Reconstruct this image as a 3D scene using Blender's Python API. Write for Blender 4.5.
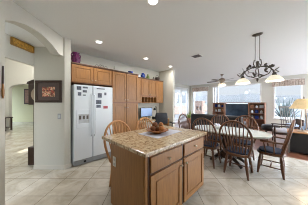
import bpy, bmesh, math, random
from mathutils import Vector, Matrix
C = bpy.context.scene.collection
SC = bpy.context.scene
for o in list(bpy.data.objects): bpy.data.objects.remove(o)
PI = math.pi
S2 = math.sqrt(2)
random.seed(7)

# ------------------------------------------------------------------ camera, sky, exposure
CAM_Z = 1.38
cam = bpy.data.cameras.new('camera'); cam_ob = bpy.data.objects.new('camera', cam); C.objects.link(cam_ob)
cam_ob.location = (0, 0, CAM_Z); cam_ob.rotation_euler = (PI/2, 0, -PI/4)
cam.sensor_width = 36; cam.lens = 36*134/308; cam.clip_start = 0.05; cam.clip_end = 3000
cam.shift_y = 0.5/308
SC.camera = cam_ob
SC.view_settings.view_transform = 'Standard'; SC.view_settings.look = 'None'
SC.view_settings.gamma = 1; SC.view_settings.use_curve_mapping = False
SC.view_settings.exposure = 0.7
SC.cycles.use_denoising = True; SC.cycles.filter_width = 1.0
SC.cycles.max_bounces = 10; SC.cycles.diffuse_bounces = 6; SC.cycles.transparent_max_bounces = 24
SC.cycles.sample_clamp_indirect = 6

SKY_FAR, SKY_SUN, SKY_TOP, SUN = .62, 9.0, 5.0, 4.0
w = bpy.data.worlds.new('sky'); SC.world = w; w.use_nodes = True
nt = w.node_tree; nt.nodes.clear()
wo = nt.nodes.new('ShaderNodeOutputWorld'); bg = nt.nodes.new('ShaderNodeBackground')
tc = nt.nodes.new('ShaderNodeTexCoord'); sp = nt.nodes.new('ShaderNodeSeparateXYZ'); cr = nt.nodes.new('ShaderNodeValToRGB')
nt.links.new(tc.outputs['Generated'], sp.inputs[0]); nt.links.new(sp.outputs['Z'], cr.inputs[0])
cr.color_ramp.elements[0].position = 0.0; cr.color_ramp.elements[0].color = (0.88, 0.92, 0.96, 1)
cr.color_ramp.elements[1].position = 0.5; cr.color_ramp.elements[1].color = (0.66, 0.80, 1.0, 1)
# the bright half of the sky is round the sun, to the right of and behind the camera
dt = nt.nodes.new('ShaderNodeVectorMath'); dt.operation = 'DOT_PRODUCT'; dt.inputs[1].default_value = (.25, -.95, .18)
nt.links.new(tc.outputs['Generated'], dt.inputs[0])
mr = nt.nodes.new('ShaderNodeMapRange'); mr.interpolation_type = 'SMOOTHSTEP'
mr.inputs['From Min'].default_value = .38; mr.inputs['From Max'].default_value = .8
mr.inputs['To Min'].default_value = SKY_FAR; mr.inputs['To Max'].default_value = SKY_SUN
nt.links.new(dt.outputs['Value'], mr.inputs['Value'])
# overcast sky: brighter overhead than at the horizon
mz = nt.nodes.new('ShaderNodeMapRange'); mz.interpolation_type = 'SMOOTHSTEP'
mz.inputs['From Min'].default_value = .16; mz.inputs['From Max'].default_value = .6
mz.inputs['To Min'].default_value = 0; mz.inputs['To Max'].default_value = SKY_TOP
nt.links.new(sp.outputs['Z'], mz.inputs['Value'])
ad = nt.nodes.new('ShaderNodeMath'); ad.operation = 'ADD'
nt.links.new(mr.outputs[0], ad.inputs[0]); nt.links.new(mz.outputs[0], ad.inputs[1]); nt.links.new(ad.outputs[0], bg.inputs[1])
nt.links.new(cr.outputs[0], bg.inputs[0])
nt.links.new(bg.outputs[0], wo.inputs[0])
sl = bpy.data.lights.new('sun', 'SUN'); sl.energy = SUN; sl.angle = .01; sl.color = (1, .96, .9)
so = bpy.data.objects.new('sun', sl); C.objects.link(so); so.rotation_euler = Vector((.1, -.46, .87)).to_track_quat('Z', 'Y').to_euler()
LAMP = dict(recessed=6.5, chandelier=12.0, fan=14.0, table=5.0, hall=115.0)

# ------------------------------------------------------------------ materials
def lin(c):
    c = c/255
    return c/12.92 if c <= .04045 else ((c+.055)/1.055)**2.4
def rgb(r, g, b): return (lin(r), lin(g), lin(b), 1)
def new_mat(name):
    m = bpy.data.materials.new(name); m.use_nodes = True
    return m, m.node_tree, m.node_tree.nodes['Principled BSDF']
def mat(name, col, rough=.6, metal=0, noise=None, var=.12, bump=0, emit=None, estr=0, scale3=None):
    m, n, p = new_mat(name)
    p.inputs['Base Color'].default_value = col; p.inputs['Roughness'].default_value = rough; p.inputs['Metallic'].default_value = metal
    if noise:
        t = n.nodes.new('ShaderNodeTexCoord'); nz = n.nodes.new('ShaderNodeTexNoise'); mp = n.nodes.new('ShaderNodeMapping')
        if scale3: mp.inputs['Scale'].default_value = scale3
        n.links.new(t.outputs['Object'], mp.inputs[0]); n.links.new(mp.outputs[0], nz.inputs['Vector'])
        nz.inputs['Scale'].default_value = noise; nz.inputs['Detail'].default_value = 4
        r = n.nodes.new('ShaderNodeValToRGB')
        r.color_ramp.elements[0].position = .3; r.color_ramp.elements[1].position = .7
        r.color_ramp.elements[0].color = tuple(c*(1-var) for c in col[:3])+(1,)
        r.color_ramp.elements[1].color = tuple(min(1, c*(1+var)) for c in col[:3])+(1,)
        n.links.new(nz.outputs[0], r.inputs[0]); n.links.new(r.outputs[0], p.inputs['Base Color'])
        if bump:
            b = n.nodes.new('ShaderNodeBump'); b.inputs['Strength'].default_value = bump; b.inputs['Distance'].default_value = .01
            n.links.new(nz.outputs[0], b.inputs['Height']); n.links.new(b.outputs[0], p.inputs['Normal'])
    if emit:
        p.inputs['Emission Color'].default_value = emit; p.inputs['Emission Strength'].default_value = estr
    return m
M = {}
M['ceiling'] = mat('ceiling_paint', rgb(234, 236, 234), .9, noise=60, var=.02, bump=.05)
M['wall'] = mat('wall_paint', rgb(206, 203, 192), .85, noise=50, var=.02, bump=.05)
M['wall_green'] = mat('green_wall_paint', rgb(206, 204, 166), .85, noise=50, var=.02)
M['base'] = mat('baseboard_paint', rgb(214, 208, 196), .6, noise=20, var=.01)
M['white'] = mat('white_paint', rgb(238, 238, 236), .5, noise=20, var=.01)
M['oak'] = mat('honey_oak', rgb(153, 105, 54), .42, noise=9, var=.16, scale3=(6, 6, .7))
M['oak_frame'] = mat('seam_darkened_oak', rgb(126, 78, 36), .42, noise=9, var=.16, scale3=(6, 6, .7))  # same oak as the doors, coloured darker for the seams between them
M['oak_dark'] = mat('dark_oak_and_gap_shade', rgb(84, 54, 32), .5, noise=9, var=.15, scale3=(6, 6, .7))  # dark oak trim; also colours in the shade of the island door gaps
M['dark_wood'] = mat('brown_chair_wood', rgb(98, 62, 38), .35, noise=14, var=.3, scale3=(5, 5, 1))
M['light_wood'] = mat('light_oak_chair_wood', rgb(190, 136, 84), .38, noise=14, var=.2, scale3=(5, 5, 1))
M['espresso'] = mat('espresso_wood', rgb(52, 32, 22), .4, noise=12, var=.3, scale3=(5, 5, 1))
M['walnut'] = mat('media_wood', rgb(140, 96, 72), .45, noise=12, var=.25, scale3=(5, 5, 1))
M['fridge'] = mat('fridge_white', rgb(226, 233, 238), .3, noise=200, var=.012)
M['fridge_gray'] = mat('fridge_gray_plastic', rgb(160, 164, 168), .45, noise=40, var=.05)
M['cavity'] = mat('dispenser_gray', rgb(188, 192, 194), .4, noise=20, var=.1)
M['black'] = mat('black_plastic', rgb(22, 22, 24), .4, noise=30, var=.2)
M['leather'] = mat('black_leather', rgb(30, 31, 36), .38, noise=25, var=.2, bump=.1)
M['navy'] = mat('navy_cushion', rgb(52, 62, 84), .8, noise=60, var=.25)
M['iron'] = mat('dark_iron', rgb(104, 98, 90), .45, .6, noise=40, var=.25)
M['chrome'] = mat('brushed_nickel', rgb(190, 180, 160), .3, .9, noise=30, var=.05)
M['brass'] = mat('antique_brass', rgb(170, 130, 70), .35, .8, noise=30, var=.1)
M['bronze'] = mat('fan_bronze', rgb(156, 140, 122), .4, .5, noise=30, var=.15)
M['shade_glass'] = mat('cream_glass', rgb(246, 238, 216), .35, noise=15, var=.05, emit=(1, .9, .7, 1), estr=.35)
M['lamp_shade'] = mat('parchment_shade', rgb(206, 178, 128), .8, noise=15, var=.12, emit=(1, .8, .5, 1), estr=.22)
M['bulb'] = mat('lit_lens', (1, 1, 1, 1), .5, noise=5, var=.01, emit=(1, .96, .88, 1), estr=5)
M['valance'] = mat('floral_valance', rgb(188, 172, 158), .9, noise=18, var=.35)
M['navy_plate'] = mat('cobalt_glaze', rgb(44, 64, 138), .25, noise=18, var=.5)
M['purple'] = mat('purple_glaze', rgb(88, 30, 72), .2, noise=22, var=.7)
M['screen'] = mat('monitor_screen', rgb(120, 140, 176), .25, noise=3, var=.15, emit=rgb(150, 175, 215), estr=.28)
M['tv'] = mat('television_screen', rgb(58, 74, 92), .12, noise=3, var=.4)  # bluish reflection on the dark glass is put into the base colour
M['paper_white'] = mat('white_paper', rgb(228, 230, 232), .8, noise=80, var=.08)
M['paper_dark'] = mat('dark_photo_print', rgb(92, 98, 112), .6, noise=60, var=.75)
M['paper_red'] = mat('red_card', rgb(190, 96, 104), .7, noise=60, var=.3)
M['fabric_white'] = mat('white_linen', rgb(196, 196, 206), .9, noise=80, var=.08)
M['fruit'] = mat('russet_fruit', rgb(172, 110, 54), .5, noise=25, var=.35)
M['fruit_dark'] = mat('brown_fruit', rgb(120, 70, 36), .5, noise=25, var=.35)
M['bowl'] = mat('carved_bowl_wood', rgb(150, 92, 44), .5, noise=30, var=.4)
M['terracotta'] = mat('terracotta_pot', rgb(168, 116, 86), .7, noise=20, var=.15)
M['leaf'] = mat('green_leaf', rgb(120, 140, 66), .6, noise=12, var=.4)
M['agave'] = mat('agave_leaf', rgb(66, 76, 72), .7, noise=8, var=.2)
M['stone'] = mat('tan_stone', rgb(120, 94, 80), .9, noise=9, var=.25, bump=.3)
M['patio'] = mat('pale_patio', rgb(70, 68, 66), .9, noise=2, var=.08)
M['slab'] = mat('white_bounce_slab', rgb(225, 225, 222), .9, noise=3, var=.05)  # for the unseen slab that bounces sunlight indoors
M['hill'] = mat('hazy_hill', rgb(63, 62, 60), 1, noise=.01, var=.06)
M['slate_fabric'] = mat('slate_blue_fabric', rgb(178, 190, 206), .9, noise=9, var=.3)
M['gray_wood'] = mat('weathered_wood', rgb(112, 106, 100), .6, noise=14, var=.2, scale3=(5, 5, 1))
M['gold'] = mat('gilt_sign', rgb(196, 148, 62), .5, noise=30, var=.45)
M['table_top'] = mat('window_sheen_top', rgb(186, 188, 180), .12, noise=4, var=.08)  # pale tone stands for the window reflected in the table
M['mosaic'] = mat('picture_print', rgb(150, 112, 92), .5, noise=28, var=.75)
M['mat_board'] = mat('plum_mat', rgb(88, 74, 70), .7, noise=40, var=.1)

def glass():
    m = bpy.data.materials.new('window_glass'); m.use_nodes = True
    n = m.node_tree; n.nodes.clear()
    o = n.nodes.new('ShaderNodeOutputMaterial'); mx = n.nodes.new('ShaderNodeMixShader')
    t = n.nodes.new('ShaderNodeBsdfTransparent'); g = n.nodes.new('ShaderNodeBsdfGlossy')
    t.inputs[0].default_value = (.97, .985, 1, 1); g.inputs['Roughness'].default_value = .02
    mx.inputs[0].default_value = .05
    n.links.new(t.outputs[0], mx.inputs[1]); n.links.new(g.outputs[0], mx.inputs[2]); n.links.new(mx.outputs[0], o.inputs[0])
    return m
M['glass'] = glass()

def granite():
    m, n, p = new_mat('speckled_granite')
    t = n.nodes.new('ShaderNodeTexCoord')
    v = n.nodes.new('ShaderNodeTexNoise'); v.inputs['Scale'].default_value = 34; v.inputs['Detail'].default_value = 6; v.inputs['Roughness'].default_value = .7
    r = n.nodes.new('ShaderNodeValToRGB'); e = r.color_ramp.elements
    e[0].position = .33; e[0].color = rgb(104, 82, 60); e[1].position = .68; e[1].color = rgb(216, 200, 170)
    k = e.new(.44); k.color = rgb(168, 140, 106)
    k = e.new(.54); k.color = rgb(196, 174, 140)
    n.links.new(t.outputs['Object'], v.inputs['Vector']); n.links.new(v.outputs[0], r.inputs[0]); n.links.new(r.outputs[0], p.inputs['Base Color'])
    p.inputs['Roughness'].default_value = .16
    return m
M['granite'] = granite()

def tiles():
    # stone tiles laid on the diagonal of the kitchen, 0.46 m, with thin grout
    m, n, p = new_mat('stone_floor_tile')
    t = n.nodes.new('ShaderNodeTexCoord'); mp = n.nodes.new('ShaderNodeMapping'); mp.vector_type = 'POINT'
    mp.inputs['Rotation'].default_value = (0, 0, PI/4); mp.inputs['Location'].default_value = (.24, .31, 0)
    n.links.new(t.outputs['Object'], mp.inputs[0])
    br = n.nodes.new('ShaderNodeTexBrick'); br.offset = 0; br.squash = 1
    br.inputs['Scale'].default_value = 1; br.inputs['Brick Width'].default_value = .46; br.inputs['Row Height'].default_value = .46
    br.inputs['Mortar Size'].default_value = .004; br.inputs['Mortar Smooth'].default_value = .3
    br.inputs['Color1'].default_value = rgb(202, 194, 180); br.inputs['Color2'].default_value = rgb(211, 204, 191); br.inputs['Mortar'].default_value = rgb(128, 118, 104)
    n.links.new(mp.outputs[0], br.inputs['Vector'])
    nz = n.nodes.new('ShaderNodeTexNoise'); nz.inputs['Scale'].default_value = 2.6; nz.inputs['Detail'].default_value = 8; nz.inputs['Roughness'].default_value = .65; nz.inputs['Distortion'].default_value = 1.4
    n.links.new(t.outputs['Object'], nz.inputs['Vector'])
    r = n.nodes.new('ShaderNodeValToRGB'); r.color_ramp.elements[0].position = .32; r.color_ramp.elements[1].position = .62
    r.color_ramp.elements[0].color = (.58, .53, .46, 1); r.color_ramp.elements[1].color = (1, 1, 1, 1)
    n.links.new(nz.outputs[0], r.inputs[0])
    x = n.nodes.new('ShaderNodeMix'); x.data_type = 'RGBA'; x.blend_type = 'MULTIPLY'; x.inputs[0].default_value = .75
    n.links.new(br.outputs['Color'], x.inputs[6]); n.links.new(r.outputs[0], x.inputs[7]); n.links.new(x.outputs[2], p.inputs['Base Color'])
    p.inputs['Roughness'].default_value = .2
    return m
M['tile'] = tiles()
def planks():
    m, n, p = new_mat('red_brown_floorboards')
    t = n.nodes.new('ShaderNodeTexCoord'); mp = n.nodes.new('ShaderNodeMapping'); mp.inputs['Rotation'].default_value = (0, 0, PI/2)
    br = n.nodes.new('ShaderNodeTexBrick'); br.inputs['Scale'].default_value = 1
    br.inputs['Brick Width'].default_value = 1.1; br.inputs['Row Height'].default_value = .11; br.inputs['Mortar Size'].default_value = .003
    br.inputs['Color1'].default_value = rgb(140, 92, 68); br.inputs['Color2'].default_value = rgb(112, 68, 48); br.inputs['Mortar'].default_value = rgb(60, 36, 26)
    n.links.new(t.outputs['Object'], mp.inputs[0]); n.links.new(mp.outputs[0], br.inputs['Vector']); n.links.new(br.outputs['Color'], p.inputs['Base Color'])
    p.inputs['Roughness'].default_value = .28
    return m
M['planks'] = planks()
def checker_print():
    m, n, p = new_mat('jewel_picture_print')
    t = n.nodes.new('ShaderNodeTexCoord'); v = n.nodes.new('ShaderNodeTexVoronoi'); v.inputs['Scale'].default_value = 34
    n.links.new(t.outputs['Object'], v.inputs['Vector'])
    r = n.nodes.new('ShaderNodeValToRGB'); e = r.color_ramp.elements
    s = n.nodes.new('ShaderNodeSeparateColor'); n.links.new(v.outputs['Color'], s.inputs[0]); n.links.new(s.outputs[0], r.inputs[0])
    e[0].color = rgb(78, 50, 44); e[1].color = rgb(226, 190, 160)
    for pos, c in ((.3, rgb(176, 80, 62)), (.5, rgb(128, 116, 84)), (.7, rgb(214, 140, 104))):
        k = e.new(pos); k.color = c
    n.links.new(r.outputs[0], p.inputs['Base Color']); p.inputs['Roughness'].default_value = .5
    return m
M['print'] = checker_print()

# ------------------------------------------------------------------ mesh helpers
class MB:
    def __init__(s): s.b = bmesh.new()
    def box(s, x0, x1, y0, y1, z0, z1, rot=None):
        vs = [s.b.verts.new(v) for v in ((x0,y0,z0),(x1,y0,z0),(x1,y1,z0),(x0,y1,z0),(x0,y0,z1),(x1,y0,z1),(x1,y1,z1),(x0,y1,z1))]
        for f in ((0,3,2,1),(4,5,6,7),(0,1,5,4),(1,2,6,5),(2,3,7,6),(3,0,4,7)): s.b.faces.new([vs[i] for i in f])
        if rot:
            c = Vector(((x0+x1)/2,(y0+y1)/2,(z0+z1)/2))
            for v in vs: v.co = rot @ (v.co-c) + c
        return s
    def prism(s, poly, z0, z1, axis='z'):
        def P(a, b, c): return (a,b,c) if axis == 'z' else ((c,a,b) if axis == 'x' else (a,c,b))
        lo = [s.b.verts.new(P(a,b,z0)) for a,b in poly]; hi = [s.b.verts.new(P(a,b,z1)) for a,b in poly]
        n = len(poly)
        fs = [s.b.faces.new(lo[::-1]), s.b.faces.new(hi)]
        for i in range(n): fs.append(s.b.faces.new((lo[i],lo[(i+1)%n],hi[(i+1)%n],hi[i])))
        bmesh.ops.recalc_face_normals(s.b, faces=fs)
        return s
    def tube(s, pts, r, n=8):
        pts = [Vector(p) for p in pts]; k = len(pts)
        rs = r if isinstance(r, (list, tuple)) else [r]*k
        rings = []; prev = None
        for i, p in enumerate(pts):
            d = (pts[min(i+1,k-1)]-pts[max(i-1,0)]).normalized()
            if prev is None:
                a = d.orthogonal().normalized()
            else:
                a = (prev - d*prev.dot(d)); a = a.normalized() if a.length > 1e-6 else d.orthogonal().normalized()
            prev = a; c = d.cross(a)
            rings.append([s.b.verts.new(p+(a*math.cos(2*PI*j/n)+c*math.sin(2*PI*j/n))*rs[i]) for j in range(n)])
        for i in range(k-1):
            for j in range(n): s.b.faces.new((rings[i][j],rings[i][(j+1)%n],rings[i+1][(j+1)%n],rings[i+1][j]))
        s.b.faces.new(rings[0][::-1]); s.b.faces.new(rings[-1])
        return s
    def lathe(s, prof, cx=0, cy=0, n=20, sx=1, sy=1):
        rings = []
        for r, z in prof:
            if r < 1e-5: rings.append([s.b.verts.new((cx,cy,z))])
            else: rings.append([s.b.verts.new((cx+r*sx*math.cos(2*PI*j/n),cy+r*sy*math.sin(2*PI*j/n),z)) for j in range(n)])
        fs = []
        for a, b in zip(rings, rings[1:]):
            for j in range(n):
                q = [a[j%len(a)], a[(j+1)%len(a)], b[(j+1)%len(b)], b[j%len(b)]]
                u = []
                for v in q:
                    if v not in u: u.append(v)
                if len(u) > 2: fs.append(s.b.faces.new(u))
        bmesh.ops.recalc_face_normals(s.b, faces=fs)
        return s
    def ball(s, c, rx, ry=None, rz=None, n=12):
        ry = ry or rx; rz = rz or rx
        r = bmesh.ops.create_uvsphere(s.b, u_segments=n, v_segments=max(6, n//2+2), radius=1)
        for v in r['verts']: v.co = Vector((c[0]+v.co.x*rx, c[1]+v.co.y*ry, c[2]+v.co.z*rz))
        return s
    def leaf(s, base, tip, wid, thick=.004, sag=0):
        base, tip = Vector(base), Vector(tip); d = tip-base; side = d.cross(Vector((0,0,1)))
        side = side.normalized() if side.length > 1e-5 else Vector((1,0,0))
        up = side.cross(d).normalized()
        prof = [(0,.5),(.3,1),(.65,.8),(1,.03)]
        top = []; bot = []
        for t, q in prof:
            c = base+d*t+Vector((0,0,-sag*t*t)); a = wid*q/2
            top.append((s.b.verts.new(c-side*a), s.b.verts.new(c+up*thick*2), s.b.verts.new(c+side*a)))
            bot.append(s.b.verts.new(c-up*thick))
        for i in range(3):
            for j in range(2): s.b.faces.new((top[i][j],top[i][j+1],top[i+1][j+1],top[i+1][j]))
            s.b.faces.new((top[i][0],top[i+1][0],bot[i+1],bot[i])); s.b.faces.new((top[i][2],bot[i],bot[i+1],top[i+1][2]))
        s.b.faces.new((top[0][0],bot[0],top[0][2],top[0][1])); s.b.faces.new((top[3][0],top[3][1],top[3][2],bot[3]))
        return s
    def build(s, name, m, parent=None, bev=0, smooth=False, sub=0, loc=None, rotz=None):
        me = bpy.data.meshes.new(name); s.b.normal_update(); s.b.to_mesh(me); s.b.free()
        o = bpy.data.objects.new(name, me); C.objects.link(o); me.materials.append(m)
        if parent: o.parent = parent
        if loc: o.location = loc
        if rotz is not None: o.rotation_euler.z = rotz
        if bev:
            x = o.modifiers.new('bevel', 'BEVEL'); x.width = bev; x.segments = 2; x.limit_method = 'ANGLE'
        if sub:
            x = o.modifiers.new('subd', 'SUBSURF'); x.levels = sub; x.render_levels = sub
        if smooth: me.polygons.foreach_set('use_smooth', [True]*len(me.polygons))
        return o
def tag(o, label, cat, group=None, kind=None):
    o['label'] = label; o['category'] = cat
    if group: o['group'] = group
    if kind: o['kind'] = kind
    return o
def thing(name, label, cat, loc=(0,0,0), rotz=0, group=None):
    o = bpy.data.objects.new(name, None); C.objects.link(o); o.location = loc; o.rotation_euler.z = rotz
    o.empty_display_size = .1
    return tag(o, label, cat, group)
def struct(o, label=None, cat=None):
    o['kind'] = 'structure'
    if label: o['label'] = label
    if cat: o['category'] = cat
    return o
def copy_tree(o, parent=None):
    c = o.copy(); C.objects.link(c)
    if parent: c.parent = parent
    for ch in [k for k in bpy.data.objects if k.parent == o]: copy_tree(ch, c)
    return c
def lamp(name, kind, loc, power, parent=None, size=.1, col=(1, .97, .92), rot=None, spot=None):
    l = bpy.data.lights.new(name, kind); l.energy = power; l.color = col
    if kind == 'AREA': l.size = size; l.shape = 'DISK'
    else: l.shadow_soft_size = size
    if spot: l.spot_size = spot; l.spot_blend = .6
    o = bpy.data.objects.new(name, l); C.objects.link(o); o.location = loc
    if rot: o.rotation_euler = rot
    if parent: o.parent = parent
    return o
DIAG = -PI/4          # hall, arch and picture wall stand at 45 degrees to the kitchen

# ------------------------------------------------------------------ setting
H = 2.75; BW = 9.5; FY = 5.5; KY = 4.02
struct(MB().box(-3, 4.85, -3.2, 12, -.1, 0).build('floor', M['tile']), 'pale stone tile floor laid on the diagonal', 'floor')
struct(MB().box(4.85, BW+.1, -3.2, FY+.1, -.1, 0).build('floor_family_room', M['planks']), 'red brown wood plank floor of the family room', 'floor')
struct(MB().prism([(-3.0,-.327),(-3.0,-3.2),(BW+.1,-3.2),(BW+.1,FY+.1),(4.3,FY+.1),(4.3,KY+.1),(.70,KY+.1),(.66,3.333)], H, H+.1).build('ceiling', M['ceiling']), 'flat off-white ceiling', 'ceiling')
def wall_grid(name, fixed, u0, u1, z0, z1, holes, axis, m):
    """a wall with rectangular openings; axis 'x' = lies in a plane X = const, 'y' = plane Y = const"""
    us = sorted({u0, u1, *[h[0] for h in holes], *[h[1] for h in holes]}); zs = sorted({z0, z1, *[h[2] for h in holes], *[h[3] for h in holes]})
    b = MB()
    for a0, a1 in zip(us, us[1:]):
        for c0, c1 in zip(zs, zs[1:]):
            um, zm = (a0+a1)/2, (c0+c1)/2
            if any(h[0] < um < h[1] and h[2] < zm < h[3] for h in holes): continue
            if axis == 'x': b.box(fixed[0], fixed[1], a0, a1, c0, c1)
            else: b.box(a0, a1, fixed[0], fixed[1], c0, c1)
    bmesh.ops.remove_doubles(b.b, verts=b.b.verts, dist=1e-5)
    return struct(b.build(name, m))
W1 = (4.05, 5.18, .50, 2.42); W2 = (1.05, 3.72, .85, 2.50); W3 = (-.49, .54, .60, 2.42)
wall_grid('wall_back', (BW, BW+.12), -3.2, FY+.1, 0, H, [W1, W2, W3], 'x', M['wall'])
D1 = (7.42, 9.18, 0, 2.44)
wall_grid('wall_nook', (FY, FY+.12), 4.33, BW+.12, 0, H, [D1], 'y', M['wall'])
struct(MB().box(.65, 4.33, KY, KY+.1, 0, H).build('wall_kitchen', M['wall']))
struct(MB().box(4.33, 4.45, 3.26, FY+.1, 0, H).build('wall_stub', M['wall']))
R1 = (-2.4, -1.2, .9, 2.3); R2 = (4.2, 9.2, .0, 2.65)  # R2 is an unseen opening, added to let sky light in
wall_grid('wall_right', (-3.2, -3.08), -3, BW+.12, 0, H, [R2], 'y', M['wall'])
wall_grid('wall_behind', (-3.0, -2.9), -3.2, .0, 0, H, [], 'x', M['wall'])
# picture wall with its return beside the fridge
struct(MB().prism([(.207,3.753),(.658,3.302),(.771,3.302),(.771,4.10),(.66,4.10),(.66,3.46),(.29,3.836)], 0, H).build('wall_picture', M['wall']))
# arched passage
arch = [(1.70,2.43),(1.80,2.485),(1.963,2.532),(2.117,2.545),(2.24,2.538),(2.345,2.515),(2.48,2.466),(2.61,2.393),(2.66,2.355)]
hp = [(1.70,H+.06)]+arch+[(2.795,2.355),(2.795,H+.06)]
struct(MB().box(-2.50, -2.05, .9, 2.797, 2.555, 2.68).build('ceiling_hall', M['ceiling'], rotz=DIAG))
struct(MB().prism(hp, -2.05, -1.89, 'x').build('wall_arch_header', M['wall'], rotz=DIAG))
struct(MB().box(-2.05, -1.89, -1.9, 1.70, 0, H+.06).build('wall_arch_pier', M['wall'], rotz=DIAG))
struct(MB().box(-2.58, -2.50, .9, 2.90, 2.16, 3.9).build('wall_hall_header', M['wall'], rotz=DIAG))
# foyer and the green room beyond
ba = [(-9.4,0),(-7.57,0),(-7.57,2.16),(-7.45,2.27),(-7.2,2.34),(-6.85,2.37),(-6.5,2.34),(-6.25,2.27),(-6.1,2.16),(-6.1,0),(-2.2,0),(-2.2,3.9),(-9.4,3.9)]
struct(MB().prism(ba, 7.0, 7.15, 'y').build('wall_foyer', M['wall'], rotz=DIAG))
struct(MB().box(-11, -2.1, 9.7, 9.8, 0, 3.9).build('wall_green_room', M['wall_green'], rotz=DIAG))
struct(MB().box(-11, -2.1, .9, 9.8, 3.9, 4.0).build('ceiling_foyer', M['ceiling'], rotz=DIAG))
struct(MB().box(-11, -2.1, -2, 9.8, -.11, -.005).build('floor_foyer', M['tile'], rotz=DIAG))
wall_grid_foyer = MB().box(-11, -10.9, -2, 7.3, 0, 3.9).box(-11, -10.9, 7.3, 9.8, 0, .4).box(-11, -10.9, 7.3, 9.8, 3.0, 3.9).box(-11, -8.2, .8, .9, 0, 3.9).box(-6.2, -2.6, .8, .9, 0, 3.9).box(-8.2, -6.2, .8, .9, 0, 1.0).box(-8.2, -6.2, .8, .9, 2.3, 3.9).build('wall_foyer_side', M['wall'], rotz=DIAG)  # gaps in these unseen walls were made to let sky light in
struct(wall_grid_foyer)
struct(MB().box(-2.2, -2.1, 3.72, 9.8, 0, 3.9).build('wall_foyer_right', M['wall'], rotz=DIAG))
# baseboards
bb = MB(); bb.prism([(.207-.01,3.753-.01),(.652,3.288),(.782,3.288),(.782,3.32),(.66,3.32),(.215,3.765)], 0, .085)
struct(bb.build('baseboard_picture', M['base']))
struct(MB().box(4.315, 4.33, 3.25, KY, 0, .11).build('baseboard_stub', M['white']))
struct(MB().box(4.33, 7.3, FY-.015, FY, 0, .11).build('baseboard_nook', M['white']))
struct(MB().box(BW-.015, BW, -3, FY, 0, .11).build('baseboard_back', M['white']))

def window(name, span, mulls, label, rails=()):
    y0, y1, z0, z1 = span
    root = bpy.data.objects.new(name, None); C.objects.link(root); struct(root, label, 'window')
    f = MB(); t = .055
    f.box(BW-.03, BW+.09, y0, y1, z0, z0+t); f.box(BW-.03, BW+.09, y0, y1, z1-t, z1)
    f.box(BW-.03, BW+.09, y0, y0+t, z0+t, z1-t); f.box(BW-.03, BW+.09, y1-t, y1, z0+t, z1-t)
    for m in mulls: f.box(BW, BW+.07, m-.035, m+.035, z0+t, z1-t)
    for m in rails: f.box(BW, BW+.07, y0+t, y1-t, m-.02, m+.02)
    struct(f.build('window_frame', M['white'], root))
    struct(MB().box(BW-.07, BW-.001, y0-.03, y1+.03, z0-.04, z0-.001).build('window_sill', M['white'], root))
    struct(MB().box(BW+.04, BW+.046, y0+t, y1-t, z0+t, z1-t).build('pane', M['glass'], root))
window('window_1', W1, [], 'narrow window left of the wide one, with a valance')
window('window_2', W2, [3.58, 3.36], 'wide white-framed window behind the media cabinet')
window('window_3', W3, [], 'window at right with floral valance and agave outside')
def french():
    root = bpy.data.objects.new('door_1', None); C.objects.link(root); struct(root, 'white glazed french doors to the patio', 'door')
    x0, x1, z0, z1 = D1
    f = MB(); f.box(x0-.07, x0, FY-.02, FY+.1, 0, z1+.07); f.box(x1, x1+.07, FY-.02, FY+.1, 0, z1+.07); f.box(x0, x1, FY-.02, FY+.1, z1, z1+.07)
    struct(f.build('door_frame', M['white'], root))
    xm = (x0+x1)/2
    for a, b, hx in ((x0, xm, xm-.06), (xm, x1, xm+.06)):
        p = MB(); s = .12
        p.box(a+.005, a+s, FY+.02, FY+.065, .01, z1-.005); p.box(b-s, b-.005, FY+.02, FY+.065, .01, z1-.005)
        p.box(a+s, b-s, FY+.02, FY+.065, .01, .25); p.box(a+s, b-s, FY+.02, FY+.065, z1-s, z1-.005)
        leaf = struct(p.build('door_leaf', M['white'], root))
        struct(MB().box(a+s, b-s, FY+.04, FY+.046, .25, z1-s).build('pane', M['glass'], leaf))
        struct(MB().tube([(hx, FY+.02, 1.0),(hx, FY-.03, 1.0),(hx+(-.09 if hx < xm else .09), FY-.03, 1.0)], .01).build('handle', M['chrome'], leaf))
french()

# ------------------------------------------------------------------ outside
struct(MB().box(-60, 900, -900, 900, -.3, -.12).build('ground', M['patio']), 'pale patio and desert ground outside', 'ground')
def ridge(name, dist, a0, a1, seed, h0, h1):
    random.seed(seed); b = MB(); n = 60; lo = []; hi = []; bk = []
    ph = [random.uniform(0, 6.28) for _ in range(5)]
    for i in range(n+1):
        t = i/n; a = a0+(a1-a0)*t
        h = h0+(h1-h0)*(.5+.28*math.sin(t*9+ph[0])+.16*math.sin(t*23+ph[1])+.08*math.sin(t*51+ph[2]))
        lo.append(b.b.verts.new((math.cos(a)*dist, math.sin(a)*dist, -2)))
        hi.append(b.b.verts.new((math.cos(a)*(dist+h*2), math.sin(a)*(dist+h*2), h)))
        bk.append(b.b.verts.new((math.cos(a)*(dist+h*5), math.sin(a)*(dist+h*5), -2)))
    for i in range(n):
        b.b.faces.new((lo[i+1],lo[i],hi[i],hi[i+1])); b.b.faces.new((hi[i+1],hi[i],bk[i],bk[i+1]))
    return struct(b.build(name, M['hill'], smooth=True), 'hazy pale mountain ridge on the horizon', 'mountain')
ridge('mountain_ridge', 700, -.6, 1.0, 3, 25, 62)
struct(MB().box(-3, BW+4, -11, -3.25, -.119, -.03).build('bounce_slab', M['slab']), 'unseen white slab added outside to bounce light onto the ceiling', 'patio')  # out of view, added as a reflector for the ceiling
struct(MB().box(3, 30, 10.5, 10.7, -.12, .95).build('garden_wall', M['stone']), 'low tan garden wall outside the french doors', 'wall')
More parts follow.
